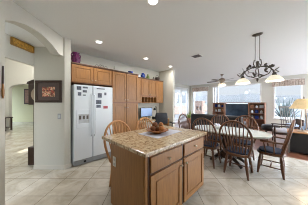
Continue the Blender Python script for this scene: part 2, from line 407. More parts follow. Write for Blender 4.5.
# outdoor masonry fireplace
fp = thing('outdoor_fireplace', 'tan masonry outdoor fireplace seen through the narrow window', 'fireplace', (14, 6.85, -.12))
f = MB(); f.box(-.3,.3,-.42,.42,0,.75); f.box(-.3,.3,-.42,-.30,.75,1.15); f.box(-.3,.3,.30,.42,.75,1.15); f.box(-.3,.3,-.06,.06,.75,1.15); f.box(.2,.3,-.3,.3,.75,1.15); f.box(-.3,.3,-.42,.42,1.15,1.62)
f.build('body', M['stone'], fp, bev=.01); MB().box(-.35,.35,-.46,.46,1.62,1.72).build('cap', M['stone'], fp, bev=.01)
# agave
ag = thing('agave_plant', 'large pale agave with sword leaves outside the right window', 'plant', (11.6, .12, -.12))
b = MB(); random.seed(5)
for i in range(40):
    a = random.uniform(0, 2*PI); e = random.uniform(.35, 1.35); L = random.uniform(1.1, 1.75)
    b.leaf((.06*math.cos(a), .06*math.sin(a), .35), (L*math.cos(a)*math.cos(e)*.8, L*math.sin(a)*math.cos(e)*.8, .35+L*math.sin(e)), .10, .006)
b.build('foliage', M['agave'], ag); MB().lathe([(0,0),(.14,0),(.16,.2),(.1,.42),(0,.45)], n=14).build('trunk', M['stone'], ag)

# ------------------------------------------------------------------ cabinets
def door_panel(b, x0, x1, z0, z1, y, t=.02, fw=.06):
    """raised-panel front facing -Y; y = back plane of the door"""
    b.box(x0, x0+fw, y-t, y, z0, z1); b.box(x1-fw, x1, y-t, y, z0, z1)
    b.box(x0+fw, x1-fw, y-t, y, z0, z0+fw); b.box(x0+fw, x1-fw, y-t, y, z1-fw, z1)
    b.box(x0+fw, x1-fw, y-t*.45, y, z0+fw, z1-fw)
    if x1-x0 > 3*fw and z1-z0 > 3*fw: b.box(x0+fw+.025, x1-fw-.025, y-t*.8, y-t*.4, z0+fw+.025, z1-fw-.025)
def knob(x, y, z, parent):
    return MB().lathe([(0,0),(.006,0),(.006,.012),(.015,.018),(.015,.026),(0,.03)], n=10).build('knob', M['chrome'], parent, smooth=True, loc=(x, y, z)).__setattr__('rotation_euler', (PI/2, 0, 0))
def door(root, x0, x1, z0, z1, y, knobside=0, kz=None):
    b = MB(); door_panel(b, x0, x1, z0, z1, y)
    d = b.build('door', M['oak'], root, bev=.003)
    if knobside: knob(x1-.03 if knobside > 0 else x0+.03, y-.02, kz, d)
    return d
# over the fridge
c = thing('fridge_top_cabinet', 'oak wall cabinet with two doors above the white refrigerator', 'cabinet')
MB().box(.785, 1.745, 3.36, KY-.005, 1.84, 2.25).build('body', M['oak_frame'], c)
MB().box(.775, 1.75, 3.33, KY-.005, 2.25, 2.285).build('crown', M['oak_dark'], c, bev=.006)
door(c, .80, 1.26, 1.86, 2.235, 3.36, 1, 1.92); door(c, 1.275, 1.735, 1.86, 2.235, 3.36, -1, 1.92)
# pantry
c = thing('pantry_cabinet', 'tall oak pantry cabinet with four doors right of the refrigerator', 'cabinet')
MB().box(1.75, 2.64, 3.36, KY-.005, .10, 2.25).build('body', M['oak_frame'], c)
MB().box(1.76, 2.63, 3.42, KY-.005, 0, .10).build('toe_kick', M['oak_dark'], c)
MB().box(1.752, 2.655, 3.33, KY-.005, 2.25, 2.285).build('crown', M['oak_dark'], c, bev=.006)
for x0, x1, k in ((1.765, 2.19, 1), (2.205, 2.63, -1)):
    door(c, x0, x1, 1.40, 2.235, 3.36, k, 1.47); door(c, x0, x1, .12, 1.37, 3.36, k, 1.25)
# desk wall cabinets
c = thing('desk_wall_cabinet', 'oak wall cabinet with wine cubbies over the built-in desk', 'cabinet')
Y = 3.66
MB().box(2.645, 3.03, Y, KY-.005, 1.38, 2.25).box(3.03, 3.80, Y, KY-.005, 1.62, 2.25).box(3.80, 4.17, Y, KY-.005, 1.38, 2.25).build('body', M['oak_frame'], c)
MB().box(3.03, 3.80, KY-.02, KY-.005, 1.38, 1.62).build('cubby_shade_back', M['black'], c)  # black sheet colours in the shade inside the open cubbies
cb = MB(); cb.box(3.03, 3.80, Y, KY-.02, 1.38, 1.40)
for i in range(6): cb.box(3.03+.15*i, 3.05+.15*i, Y, KY-.02, 1.40, 1.62)
for i in range(5):
    x = 3.05+.15*i; cb.prism([(x,1.62),(x,1.565),(x+.03,1.60),(x+.065,1.61),(x+.10,1.60),(x+.13,1.565),(x+.13,1.62)], Y, Y+.015, 'y')
cb.build('cubby_rack', M['oak'], c)
MB().box(2.66, 4.18, Y-.03, KY-.005, 2.25, 2.285).build('crown', M['oak_dark'], c, bev=.006)
door(c, 2.66, 3.02, 1.40, 2.235, Y, 1, 1.46); door(c, 3.045, 3.41, 1.645, 2.235, Y, 1, 1.70); door(c, 3.425, 3.79, 1.645, 2.235, Y, -1, 1.70); door(c, 3.81, 4.16, 1.40, 2.235, Y, -1, 1.46)
# desk
c = thing('built_in_desk', 'pale built-in desk with oak drawer stack under the wine cubbies', 'desk')
MB().box(2.645, 4.32, 3.42, KY-.005, .73, .77).build('desktop', M['granite'], c, bev=.005)
MB().box(2.645, 3.05, 3.45, KY-.005, .10, .73).build('drawer_stack', M['oak'], c)
for z0, z1 in ((.12,.30),(.32,.50),(.52,.70)):
    d = MB().box(2.66, 3.035, 3.43, 3.45, z0, z1).build('drawer', M['oak'], c, bev=.004); knob(2.85, 3.43, (z0+z1)/2, d)
MB().box(4.28, 4.32, 3.45, KY-.005, 0, .73).build('side_panel', M['oak'], c)
MB().box(2.65, 3.04, 3.5, KY-.005, 0, .10).build('toe_kick', M['oak_dark'], c)

# ------------------------------------------------------------------ refrigerator
r = thing('refrigerator', 'white side-by-side refrigerator with ice dispenser in the left door', 'refrigerator')
MB().box(.81, 1.70, 3.29, 3.98, .03, 1.775).build('body', M['fridge'], r, bev=.006)
d = MB().box(.81, 1.195, 3.215, 3.285, .13, 1.78).build('freezer_door', M['fridge'], r, bev=.012)
q = MB(); X0, X1, Z0, Z1 = .86, 1.15, .83, 1.23
q.box(X0, X1, 3.205, 3.215, Z0, Z0+.10).box(X0, X1, 3.205, 3.215, Z1-.10, Z1).box(X0, X0+.035, 3.205, 3.215, Z0+.10, Z1-.10).box(X1-.035, X1, 3.205, 3.215, Z0+.10, Z1-.10)
q.build('dispenser_trim', M['fridge'], d, bev=.004)
MB().box(X0+.035, X1-.035, 3.2135, 3.2148, Z0+.10, Z1-.10).build('dispenser_well', M['cavity'], d)
q = MB()
for x in (.93, 1.005, 1.08): q.box(x-.02, x+.02, 3.203, 3.2135, 1.02, 1.10)
q.build('dispenser_lever', M['iron'], d, bev=.004)
d2 = MB().box(1.205, 1.70, 3.215, 3.285, .13, 1.78).build('fridge_door', M['fridge'], r, bev=.012)
for x, p in ((1.165, d), (1.235, d2)):
    MB().tube([(x,3.215,.62),(x,3.165,.66),(x,3.155,.9),(x,3.155,1.3),(x,3.165,1.54),(x,3.215,1.58)], .013).build('handle', M['fridge'], p, smooth=True)
q = MB().box(.82, 1.69, 3.245, 3.29, .02, .12)
for i in range(4): q.box(.83, 1.68, 3.238, 3.247, .03+.023*i, .042+.023*i)
q.build('base_grille', M['fridge_gray'], r)
MB().box(1.01, 1.06, 3.228, 3.24, .05, .09).build('latch', M['black'], r)
notes = [('.864',.953,1.745,1.665,'paper_dark','photo print','dark photo print at the top left of the freezer door'),
 ('.884',.953,1.617,1.54,'paper_dark','photo print','dark photo print lower left on the freezer door'),
 ('.983',1.088,1.744,1.708,'paper_dark','note','slim note at the top right of the freezer door'),
 ('.983',1.067,1.667,1.616,'paper_dark','note','small card second down on the right of the freezer door'),
 ('.983',1.046,1.568,1.544,'paper_dark','note','smallest low strip on the freezer door'),
 ('1.29',1.486,1.735,1.711,'paper_dark','note','long thin dark strip at the top of the right fridge door'),
 ('1.314',1.411,1.618,1.509,'paper_dark','photo print','square dark photo under the long strip on the right door'),
 ('1.476',1.528,1.639,1.572,'paper_dark','note','small tag to the right of the square photo on the fridge door'),
 ('1.267',1.401,1.451,1.356,'paper_dark','photo print','photo strip at mid height on the right fridge door'),
 ('1.281',1.386,1.333,1.266,'paper_dark','photo print','lowest dark photo on the right fridge door'),
 ('1.451',1.564,1.306,1.242,'paper_red','card','red card low on the right fridge door')]
for x0, x1, z1, z0, mm, cat, lab in notes:
    tag(MB().box(float(x0), x1, 3.2115, 3.2145, z0, z1).build(cat.replace(' ', '_'), M[mm]), lab, cat, 'papers stuck on the refrigerator doors')

# ------------------------------------------------------------------ ornaments on top of the cabinets
ZT = 2.2855
t = thing('purple_vase', 'squat mottled purple vase on top of the cabinet over the fridge', 'vase', (.955, 3.62, ZT))
MB().lathe([(0,0),(.06,0),(.085,.06),(.105,.14),(.098,.20),(.068,.245),(.062,.275),(.085,.30),(.08,.305),(.055,.285),(0,.28)], n=24).build('body', M['purple'], t, smooth=True)
for s in (-1, 1): MB().tube([(s*.065,0,.265),(s*.088,0,.27),(s*.102,0,.235),(s*.092,0,.20)], .012).build('handle', M['purple'], t, smooth=True)
def butterfly(x, lab, tilt):
    t = thing('wire_butterfly', lab, 'ornament', (x, 3.60, ZT), 0, 'wire ornaments on the cabinet tops')
    MB().tube([(0,0,.005),(0,0,.09)], .004).lathe([(0,0),(.025,0),(.02,.006),(0,.007)], n=10).build('stand', M['iron'], t)
    for s in (-1, 1):
        pts = [(0,0,.03)]+[(s*(.05+.045*math.cos(a+PI)), 0, .075+tilt*s*.01+.05*math.sin(a+PI)) for a in [i*2*PI/12 for i in range(12)]]+[(0,0,.05)]
        MB().tube(pts, .006, 6).build('wing', M['iron'], t)
butterfly(1.50, 'left wire butterfly ornament above the refrigerator cabinet', 1)
butterfly(1.645, 'right wire butterfly ornament above the refrigerator cabinet', -1)
t = thing('candlestick', 'slender small candlestick on top of the tall pantry', 'candlestick', (1.95, 3.60, ZT))
MB().lathe([(0,0),(.03,0),(.028,.008),(.008,.02),(.006,.10),(.014,.11),(.006,.115),(0,.116)], n=12).build('stem', M['iron'], t); MB().lathe([(0,.116),(.008,.116),(.008,.17),(0,.172)], n=8).build('candle', M['leaf'], t)
t = thing('blue_bowl', 'small cobalt blue bowl on top of the tall pantry', 'bowl', (2.50, 3.56, ZT))
MB().lathe([(0,0),(.035,0),(.04,.015),(.075,.06),(.085,.10),(.078,.10),(.065,.06),(.03,.025),(0,.022)], n=20).build('body', M['navy_plate'], t, smooth=True)
MB().lathe([(.082,.098),(.09,.1),(.09,.106),(.08,.106),(.082,.098)], n=20).build('rim', M['paper_white'], t)
t = thing('blue_pitcher', 'cobalt blue and white pitcher on the desk wall cabinet', 'pitcher', (3.20, 3.78, ZT))
MB().lathe([(0,0),(.05,0),(.075,.05),(.075,.11),(.045,.155),(.05,.19),(.044,.19),(.04,.155),(0,.15)], n=20).build('body', M['navy_plate'], t, smooth=True)
MB().tube([(.05,0,.165),(.10,0,.15),(.10,0,.09),(.073,0,.06)], .01).build('handle', M['navy_plate'], t, smooth=True)
tag(MB().lathe([(0,0),(.045,0),(.06,.04),(.05,.1),(.028,.13),(.032,.145),(0,.145)], n=16).build('white_jar', M['paper_white'], loc=(3.04,3.84,ZT), smooth=True), 'small white jar left of the blue pitcher on the cabinet top', 'jar')
tag(MB().lathe([(0,0),(.055,0),(.065,.05),(.06,.10),(.03,.14),(.026,.17),(.036,.185),(0,.185)], n=16).build('green_jug', M['leaf'], loc=(3.47,3.80,ZT), smooth=True), 'olive jug right of the blue pitcher on the cabinet top', 'jug')
t = thing('wicker_basket', 'dark round basket at the right end of the cabinet tops', 'basket', (3.99, 3.80, ZT))
MB().lathe([(0,0),(.07,0),(.10,.07),(.095,.14),(.085,.14),(.09,.07),(.06,.012),(0,.012)], n=18).build('body', M['espresso'], t, smooth=True)
MB().tube([(-.09*math.cos(a),0,.13+.09*math.sin(a)) for a in [i*PI/10 for i in range(11)]], .008).build('handle', M['espresso'], t)
tag(MB().lathe([(0,0),(.04,0),(.05,.06),(.03,.12),(.034,.14),(0,.14)], n=14).build('gray_pot', M['gray_wood'], loc=(3.80,3.82,ZT), smooth=True), 'little gray pot beside the dark basket on the cabinet top', 'pot')

# ------------------------------------------------------------------ desk items
t = thing('computer_monitor', 'flat monitor with pale blue screen on the built-in desk', 'monitor', (3.34, 3.74, .77), -.08)
MB().box(-.27,.27,-.02,.02,.10,.44).build('housing', M['black'], t, bev=.008)
MB().box(-.25,.25,-.023,-.0205,.12,.42).build('screen', M['screen'], t)
MB().box(-.03,.03,.0,.04,.02,.2).build('neck', M['black'], t); MB().box(-.11,.11,-.07,.09,0,.02).build('foot', M['black'], t, bev=.005)
t = thing('desk_lamp', 'black gooseneck lamp right of the monitor on the desk', 'lamp', (3.86, 3.74, .77))
MB().lathe([(0,0),(.08,0),(.075,.02),(.02,.03),(0,.03)], n=18).build('base', M['black'], t)
MB().tube([(0,0,.02),(.03,0,.2),(.03,0,.38),(-.02,-.02,.48),(-.10,-.05,.47),(-.14,-.06,.40)], .009).build('arm', M['black'], t, smooth=True)
MB().lathe([(.03,.42),(.055,.33),(.05,.33),(.025,.41),(0,.42)], -.145, -.06, 14).build('lamp_shade', M['black'], t)
t = thing('desk_phone', 'dark telephone between monitor and lamp on the desk', 'phone', (3.68, 3.62, .77), -.2)
MB().prism([(-.09,0),(.09,0),(.09,.07),(-.09,.03)], -.08, .08, 'x').build('body', M['black'], t, bev=.006)
MB().box(-.075,-.03,-.08,.09,.05,.085).build('handset', M['black'], t, bev=.01)
def office_chair():
    t = thing('office_chair', 'black swivel office chair pushed up to the built-in desk', 'chair', (3.60, 3.10, 0), PI-.5)
    MB().box(-.25,.25,-.24,.24,.44,.53).build('seat', M['leather'], t, bev=.035)
    b = MB(); b.prism([(-.24,.60),(-.25,.85),(-.21,1.02),(.21,1.02),(.25,.85),(.24,.60)], -.31, -.23, 'y'); b.build('backrest', M['leather'], t, bev=.03)
    MB().box(-.03,.03,-.30,-.22,.40,.66).build('back_bracket', M['black'], t)
    for s in (-1,1): MB().tube([(s*.22,.0,.45),(s*.30,.02,.48),(s*.30,.05,.66)], .015).box(s*.30-.035,s*.30+.035,-.16,.16,.66,.695).build('armrest', M['black'], t)
    MB().tube([(0,0,.10),(0,0,.45)], .03).build('column', M['chrome'], t)
    for i in range(5):
        a = i*2*PI/5+.3; g = MB().tube([(0,0,.11),(.28*math.cos(a),.28*math.sin(a),.075)], [.028,.018]).build('base_spoke', M['black'], t)
        MB().ball((.28*math.cos(a),.28*math.sin(a),.031), .03).build('caster', M['black'], g)
office_chair()

# ------------------------------------------------------------------ island
c = thing('island_cabinet', 'oak kitchen island cabinet with two drawers and two doors', 'cabinet')
IX0, IX1, IY0, IY1 = .83, 2.04, .945, 1.61
MB().box(IX0, IX1, IY0, IY1, .10, .885).build('body', M['oak'], c, bev=.003)
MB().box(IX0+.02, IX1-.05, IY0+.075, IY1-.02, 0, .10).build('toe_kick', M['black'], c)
MB().box(IX0-.006, IX0, IY0+.02, IY1-.0, .10, .885).build('end_panel', M['oak'], c)
xm = 1.445
MB().box(xm-.022, xm+.022, IY0-.004, IY0, .11, .88).box(IX0+.03, IX0+.052, IY0-.004, IY0, .11, .88).box(IX0+.055, IX1-.025, IY0-.004, IY0, .68, .697).build('gap_shade_strips', M['oak_dark'], c)  # dark strips stand in for shade in the gaps between fronts
for x0, x1, ks in ((IX0+.055, xm-.025, 1), (xm+.025, IX1-.025, -1)):
    b = MB().box(x0, x1, IY0-.02, IY0, .70, .855)
    d = b.build('drawer', M['oak'], c, bev=.006); knob((x0+x1)/2, IY0-.02, .778, d)
    door(c, x0, x1, .12, .675, IY0, ks, .62)
o = MB().box(IX0-.011, IX0-.006, 1.475, 1.55, .60, .72).build('outlet_plate', M['white'], c, bev=.003); o['label'] = 'white electrical outlet plate'
q = MB()
for z in (.63, .685): q.box(IX0-.0125, IX0-.011, 1.498, 1.527, z-.014, z+.014)
q.build('socket', M['cavity'], o)
tag(MB().box(.79, 2.085, .90, 1.81, .885, .925).build('island_countertop', M['granite'], bev=.008), 'speckled beige granite top on the kitchen island', 'countertop')
tag(MB().box(-.30,.30,-.19,.19,0,.004).build('placemat', M['fabric_white'], loc=(1.53,1.38,.925), rotz=.05), 'white cloth runner under the fruit bowl on the island', 'placemat')
bx, by, bz = 1.455, 1.385, .929
t = thing('fruit_bowl', 'carved brown wooden bowl of fruit on the island', 'bowl', (bx, by, bz))
MB().lathe([(0,0),(.06,0),(.065,.012),(.125,.028),(.165,.052),(.158,.056),(.11,.038),(.05,.022),(0,.02)], n=24).build('body', M['bowl'], t, smooth=True)
MB().tube([(.162*math.cos(a),.162*math.sin(a),.055+.006*math.sin(a*8)) for a in [i*2*PI/48 for i in range(49)]], .007, 6).build('rim', M['bowl'], t, smooth=True)
fr = [(0,0,.058,.038,'fruit_dark','dark fruit at the centre bottom of the bowl'),(.075,.0,.075,.040,'fruit','tan fruit at the right side of the bowl facing the window'),(-.072,.02,.076,.040,'fruit_dark','brown fruit at the left side of the bowl'),
      (.02,-.075,.075,.041,'fruit','tan fruit at the front of the bowl'),(.01,.078,.075,.039,'fruit_dark','brown fruit at the back of the bowl'),(-.03,.02,.128,.042,'fruit_dark','brown fruit topmost in the bowl'),(.048,-.03,.125,.038,'fruit','tan fruit upper right in the bowl')]
for x, y, z, rr, mm, lab in fr:
    t = thing('fruit', lab, 'fruit', (bx+x, by+y, bz+z), random.uniform(0, 6), 'fruit in the island bowl')
    MB().lathe([(0,-rr*.92),(rr*.5,-rr*.86),(rr*.97,-rr*.3),(rr,.05*rr),(rr*.75,rr*.65),(rr*.3,rr*.98),(0,rr*.85)], n=16).build('flesh', M[mm], t, smooth=True)
    MB().tube([(0,0,rr*.85),(.004,0,rr*1.25)], .003, 6).build('stem', M['espresso'], t)

# ------------------------------------------------------------------ windsor chairs
def windsor(name, wood, label, group, arms=False, cushion=True):
    """faces +Y, origin on the floor under the seat"""
    t = thing(name, label, 'chair', group=group)
    zs = .425
    b = MB(); pl = []
    for i in range(28):
        a = 2*PI*i/28; ca, sa = math.cos(a), math.sin(a)
        pl.append((.235*math.copysign(abs(ca)**.75, ca), .22*math.copysign(abs(sa)**.75, sa)))
    b.prism(pl, zs-.045, zs); b.build('seat', M[wood], t, bev=.012)
    if cushion:
        MB().prism([(x*.88,y*.88) for x,y in pl], zs, zs+.035).build('seat_cushion', M['navy'], t, bev=.014)
    def ylean(z): return -.165-(z-.42)*.245
    A, B, ZC = .265, .31, .74
    bow = []
    for z in (.41,.50,.58,.66): bow.append((-(.195+(A-.195)*math.sin((z-.41)/.33*PI/2)), ylean(z), z))
    for i in range(17):
        a = PI-PI*i/16; z = ZC+B*math.sin(a); bow.append((A*math.cos(a), ylean(z), z))
    for z in (.66,.58,.50,.41): bow.append((.195+(A-.195)*math.sin((z-.41)/.33*PI/2), ylean(z), z))
    MB().tube(bow, .019, 8).build('bow', M[wood], t, smooth=True)
    n = 8
    for i in range(n):
        u = -1+2*(i+.5)/n; xt = u*A*.93; zt = ZC+B*math.sqrt(1-(xt/A)**2)-.004; xb = u*.165
        yb = -.165+.03*abs(u)-.005
        pts = [(xb+(xt-xb)*k, yb+(ylean(zt)-yb)*k, zs-.005+(zt-zs)*k) for k in (0,.12,.35,.7,1)]
        MB().tube(pts, [.009,.011,.0135,.010,.008], 7).build('spindle', M[wood], t, smooth=True)
    feet = {}
    for sx in (-1,1):
        for sy in (-1,1):
            top = Vector((sx*.15, sy*.145, zs-.03)); bot = Vector((sx*.20, sy*.188, .0)); feet[(sx,sy)] = (top, bot)
            pts = [top.lerp(bot, k) for k in (0,.15,.3,.36,.42,.75,.93,1)]
            MB().tube(pts, [.018,.023,.029,.020,.029,.024,.017,.016], 8).build('leg', M[wood], t, smooth=True)
    def at(k, q): return feet[k][0].lerp(feet[k][1], q)
    for sx in (-1,1):
        p0, p1 = at((sx,-1),.60), at((sx,1),.60); MB().tube([p0, p0.lerp(p1,.5), p1], [.009,.014,.009], 7).build('stretcher', M[wood], t, smooth=True)
    p0 = at((-1,-1),.60).lerp(at((-1,1),.60),.5); p1 = at((1,-1),.60).lerp(at((1,1),.60),.5)
    MB().tube([p0, p0.lerp(p1,.5), p1], [.009,.014,.009], 7).build('stretcher', M[wood], t, smooth=True)
    if arms:
        for s in (-1,1):
            MB().tube([(s*.255,ylean(.65),.65),(s*.285,-.10,.655),(s*.30,.04,.66),(s*.29,.14,.66)], [.013,.017,.02,.022], 8).build('armrest', M[wood], t, smooth=True)
            for y0, y1 in ((-.06,-.05),(.06,.09)):
                MB().tube([(s*.215,y0,zs-.01),(s*.255,(y0+y1)/2,.55),(s*.288,y1,.65)], [.010,.014,.009], 7).build('arm_post', M[wood], t, smooth=True)
    return t
G1 = 'brown windsor chairs round the dining table'; G2 = 'light oak windsor chairs at the island'
ch = windsor('dining_chair', 'dark_wood', 'brown windsor chair nearest the island, back turned to the camera', G1)
for i, (x, y, rz, lab) in enumerate([
    (3.08, 1.30, -PI/2, None),
    (3.06, .70, -PI/2, 'brown windsor chair second from the island, back turned to the camera'),
    (3.72, 1.36, PI/2, 'brown windsor chair on the far table side, in front of the television, left one'),
    (3.80, .78, PI/2, 'brown windsor chair on the far table side, in front of the right shelves'),
    (3.44, 1.92, PI, 'windsor chair at the far left table end by the french doors')]):
    o = ch if i == 0 else copy_tree(ch)
    o.location = (x, y, 0); o.rotation_euler.z = rz
    if lab: o['label'] = lab
o = windsor('dining_armchair', 'dark_wood', 'brown windsor armchair with navy cushion at the right table end', G1, arms=True)
o.location = (3.56, .24, 0)
ch = windsor('island_chair', 'light_wood', 'light oak windsor chair at the island corner by the refrigerator', G2, cushion=False)
ch.location = (1.25, 1.89, 0); ch.rotation_euler.z = PI
o = copy_tree(ch); o.location = (1.93, 1.92, 0); o['label'] = 'light oak windsor chair at the island in front of the desk'

# dining table
t = thing('dining_table', 'oval pedestal dining table with glossy top, window reflection in its pale colour', 'table', (3.42, 1.0, 0))
pl = [(.46*math.copysign(abs(math.cos(a))**.8, math.cos(a)), (.79)*math.copysign(abs(math.sin(a))**.8, math.sin(a))) for a in [i*2*PI/40 for i in range(40)]]
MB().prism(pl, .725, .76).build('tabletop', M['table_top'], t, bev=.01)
MB().prism([(x*.84,y*.9) for x,y in pl], .695, .725).build('apron', M['dark_wood'], t)
MB().lathe([(0,.12),(.12,.12),(.12,.2),(.07,.26),(.06,.36),(.09,.46),(.06,.56),(.13,.64),(.13,.695),(0,.695)], n=20, sy=1.6).build('pedestal', M['espresso'], t, smooth=True)
for k in range(4):
    a = PI/4+k*PI/2; MB().tube([(.08*math.cos(a),.12*math.sin(a),.18),(.2*math.cos(a),.34*math.sin(a),.10),(.26*math.cos(a),.46*math.sin(a),.03)], [.045,.035,.03], 8).build('foot', M['espresso'], t, smooth=True)
t = thing('table_centerpiece', 'small cream bowl of flowers on the dining table', 'centerpiece', (3.42, 1.22, .76))
MB().lathe([(0,0),(.05,0),(.09,.05),(.10,.07),(.09,.07),(.05,.02),(0,.02)], n=18).build('bowl', M['paper_white'], t, smooth=True)
b = MB(); random.seed(2)
for i in range(9): b.ball((random.uniform(-.06,.06), random.uniform(-.06,.06), random.uniform(.06,.11)), .025, n=8)
b.build('flowers', M['fabric_white'], t)

# ------------------------------------------------------------------ family room
t = thing('leather_sofa', 'black leather sofa with its back to the dining table', 'sofa', (5.75, 2.25, 0))
MB().box(0,.24,-1.05,1.05,.12,.88).build('backrest', M['leather'], t, bev=.06)
MB().box(.2,.95,-.85,.85,.10,.34).build('base', M['leather'], t, bev=.03)
for y in (-1.05,.85): MB().box(.1,.95,y,y+.2,.10,.62).build('armrest', M['leather'], t, bev=.06)
for y in (-.84,.0): MB().box(.24,.94,y,y+.84,.34,.47).build('seat_cushion', M['leather'], t, bev=.04)
for x in (.06,.86):
    for y in (-.98,.92): MB().box(x,x+.06,y,y+.06,0,.12).build('foot', M['espresso'], t)
# media cabinet
t = thing('media_cabinet', 'brown media cabinet with open shelf towers around the television', 'cabinet', (0,0,0))
XF, XB = 8.85, 9.38
def tower(y0, y1):
    b = MB(); b.box(XB-.02, XB, y0, y1, .06, 1.38); b.box(XF, XB-.02, y0, y0+.03, .06, 1.38); b.box(XF, XB-.02, y1-.03, y1, .06, 1.38)
    tw = b.build('shelf_tower', M['walnut'], t)
    for z in (.06,.50,.80,1.09,1.35): MB().box(XF+.01, XB-.02, y0+.03, y1-.03, z, z+.025).build('shelf', M['walnut'], tw)
tower(2.78, 3.46); tower(.84, 1.55)
MB().box(XF, XB, 1.56, 2.77, .06, .50).build('base_unit', M['walnut'], t)
for y0 in (1.58, 2.18): MB().box(XF-.02, XF, y0, y0+.57, .09, .47).build('door', M['walnut'], t, bev=.005)
MB().box(XF+.02, XB-.02, .84, 3.46, 0, .06).build('plinth', M['espresso'], t)
MB().box(XF, XB, .82, 3.48, 1.381, 1.41).build('top', M['walnut'], t)
t = thing('television', 'wide black flat television in the middle of the media cabinet', 'television', (9.05, 2.165, .50))
MB().box(-.02,.05,-.585,.585,.08,.82).build('housing', M['black'], t, bev=.01)
MB().box(-.0225,-.0205,-.56,.56,.105,.795).build('screen', M['tv'], t)
MB().box(-.02,.04,-.06,.06,.02,.1).build('neck', M['black'], t); MB().box(-.12,.14,-.28,.28,0,.02).build('foot', M['black'], t)
random.seed(11)
side = {0: 'left', 1: 'right'}
rown = {.525: 'bottom', .825: 'middle', 1.115: 'top'}
wheres = ['by the left side', 'in the middle', 'by the right side']
for k, (y0, y1) in enumerate(((2.83, 3.41), (.89, 1.50))):
    for z in (.525, .825, 1.115):
        for j in range(3):
            y = y1-(j+.5)*(y1-y0)/3; hh = random.uniform(.13,.21); rr = random.uniform(.06,.085)
            mm, cn = random.choice([('paper_white','white'),('navy_plate','blue'),('gray_wood','gray'),('terracotta','terracotta')])
            if (j+int(z*40)) % 2: o = MB().lathe([(0,0),(rr*.7,0),(rr,hh*.35),(rr*.8,hh*.7),(rr*.4,hh*.85),(rr*.5,hh),(0,hh)], n=12).build('vase', M[mm], loc=(9.02,y,z), smooth=True); nm = 'vase'
            else: o = MB().box(-.01,.01,-rr,rr,0,hh).build('picture_frame', M[mm], loc=(9.05,y,z), bev=.004); nm = 'picture frame'
            tag(o, f'{cn} {nm} {wheres[j]} of the {rown[z]} shelf, {side[k]} media tower', nm, 'ornaments on the media shelves')
# valances
def valance(span, lab):
    y0, y1, z0, z1 = span
    t = thing('valance', lab, 'valance', (0,0,0), 0, 'floral valances on the windows')
    b = MB(); n = 40; lo = []; hi = []
    pl = []
    for i in range(n+1):
        y = y0-.06+(y1-y0+.12)*i/n; pl.append((BW-.12+.012*math.sin(i*1.9), y))
    poly = pl+[(BW-.035, y1+.06), (BW-.035, y0-.06)]
    b.prism(poly, 2.24, 2.54); b.build('fabric', M['valance'], t)
    MB().box(BW-.11, BW-.001, y0-.065, y1+.065, 2.54, 2.56).build('board', M['white'], t)
valance(W1, 'floral valance on the narrow window left of the television'); valance(W3, 'floral valance on the right window above the agave')
# plant by the patio doors
t = thing('potted_plant', 'yellow green potted plant by the corner of the french doors', 'plant', (8.35, 4.88, 0))
MB().lathe([(0,0),(.13,0),(.17,.3),(.18,.34),(.165,.34),(.15,.30),(0,.29)], n=20).build('pot', M['terracotta'], t, smooth=True)
b = MB(); random.seed(4)
for i in range(34):
    a = random.uniform(0,2*PI); e = random.uniform(.7,1.45); L = random.uniform(.35,.68)
    b.leaf((.05*math.cos(a),.05*math.sin(a),.28),(L*math.cos(a)*math.cos(e),L*math.sin(a)*math.cos(e),.28+L*math.sin(e)), .06, .003, .05)
b.build('foliage', M['leaf'], t)
# round ottoman
t = thing('round_ottoman', 'round black ottoman on the wood floor right of the media cabinet', 'ottoman', (7.1, .50, 0))
MB().lathe([(0,.28),(.24,.28),(.29,.33),(.30,.42),(.26,.50),(0,.53)], n=24).build('cushion', M['leather'], t, smooth=True)
for k in range(4):
    a = PI/4+k*PI/2; MB().tube([(.17*math.cos(a),.17*math.sin(a),.29),(.2*math.cos(a),.2*math.sin(a),0)], [.025,.018]).build('leg', M['espresso'], t)
# dark armchair near the window
t = thing('dark_armchair', 'dark wood armchair with pale seat cushion behind the dining armchair', 'armchair', (6.34, .10, 0), .15)
for s in (-1,1):
    MB().tube([(s*.29,.26,0),(s*.29,.26,.60)], .022).build('leg', M['espresso'], t); MB().tube([(s*.28,-.28,0),(s*.28,-.26,.42),(s*.27,-.36,.80)], .022).build('leg', M['espresso'], t)
    MB().box(s*.30-.03, s*.30+.03, -.32, .30, .60, .635).build('armrest', M['espresso'], t, bev=.01)
MB().box(-.29,.29,-.28,.28,.34,.40).build('seat_frame', M['espresso'], t)
MB().box(-.26,.26,-.25,.27,.40,.49).build('seat_cushion', M['fabric_white'], t, bev=.03)
MB().box(-.27,.27,-.41,-.33,.66,.86).box(-.27,.27,-.34,-.29,.50,.56).build('back_rail', M['espresso'], t, bev=.01)
# slatted rocking chair by the window
def rocker():
    t = thing('rocking_chair', 'gray slat-back rocking chair below the right window', 'rocking chair', (8.35, -.10, 0), PI*.62)
    for s in (-1,1):
        MB().tube([(s*.24,.42,.06),(s*.24,.2,.022),(s*.24,0,.017),(s*.24,-.25,.026),(s*.24,-.5,.09)], .016).build('rocker', M['gray_wood'], t)
        MB().tube([(s*.24,.2,.03),(s*.24,.2,.62)], .02).build('leg', M['gray_wood'], t); MB().tube([(s*.24,-.2,.03),(s*.24,-.22,.44),(s*.24,-.42,1.20)], .02).build('leg', M['gray_wood'], t)
        MB().box(s*.26-.04,s*.26+.04,-.28,.26,.62,.645).build('armrest', M['gray_wood'], t)
    MB().box(-.26,.26,-.22,.24,.40,.435).build('seat', M['gray_wood'], t)
    for i in range(5):
        x = -.17+i*.085; MB().tube([(x,-.225,.44),(x,-.31,.80),(x,-.415,1.18)], .014).build('slat', M['gray_wood'], t)
    MB().box(-.25,.25,-.45,-.41,1.14,1.24).build('crest_rail', M['gray_wood'], t, bev=.01)
rocker()
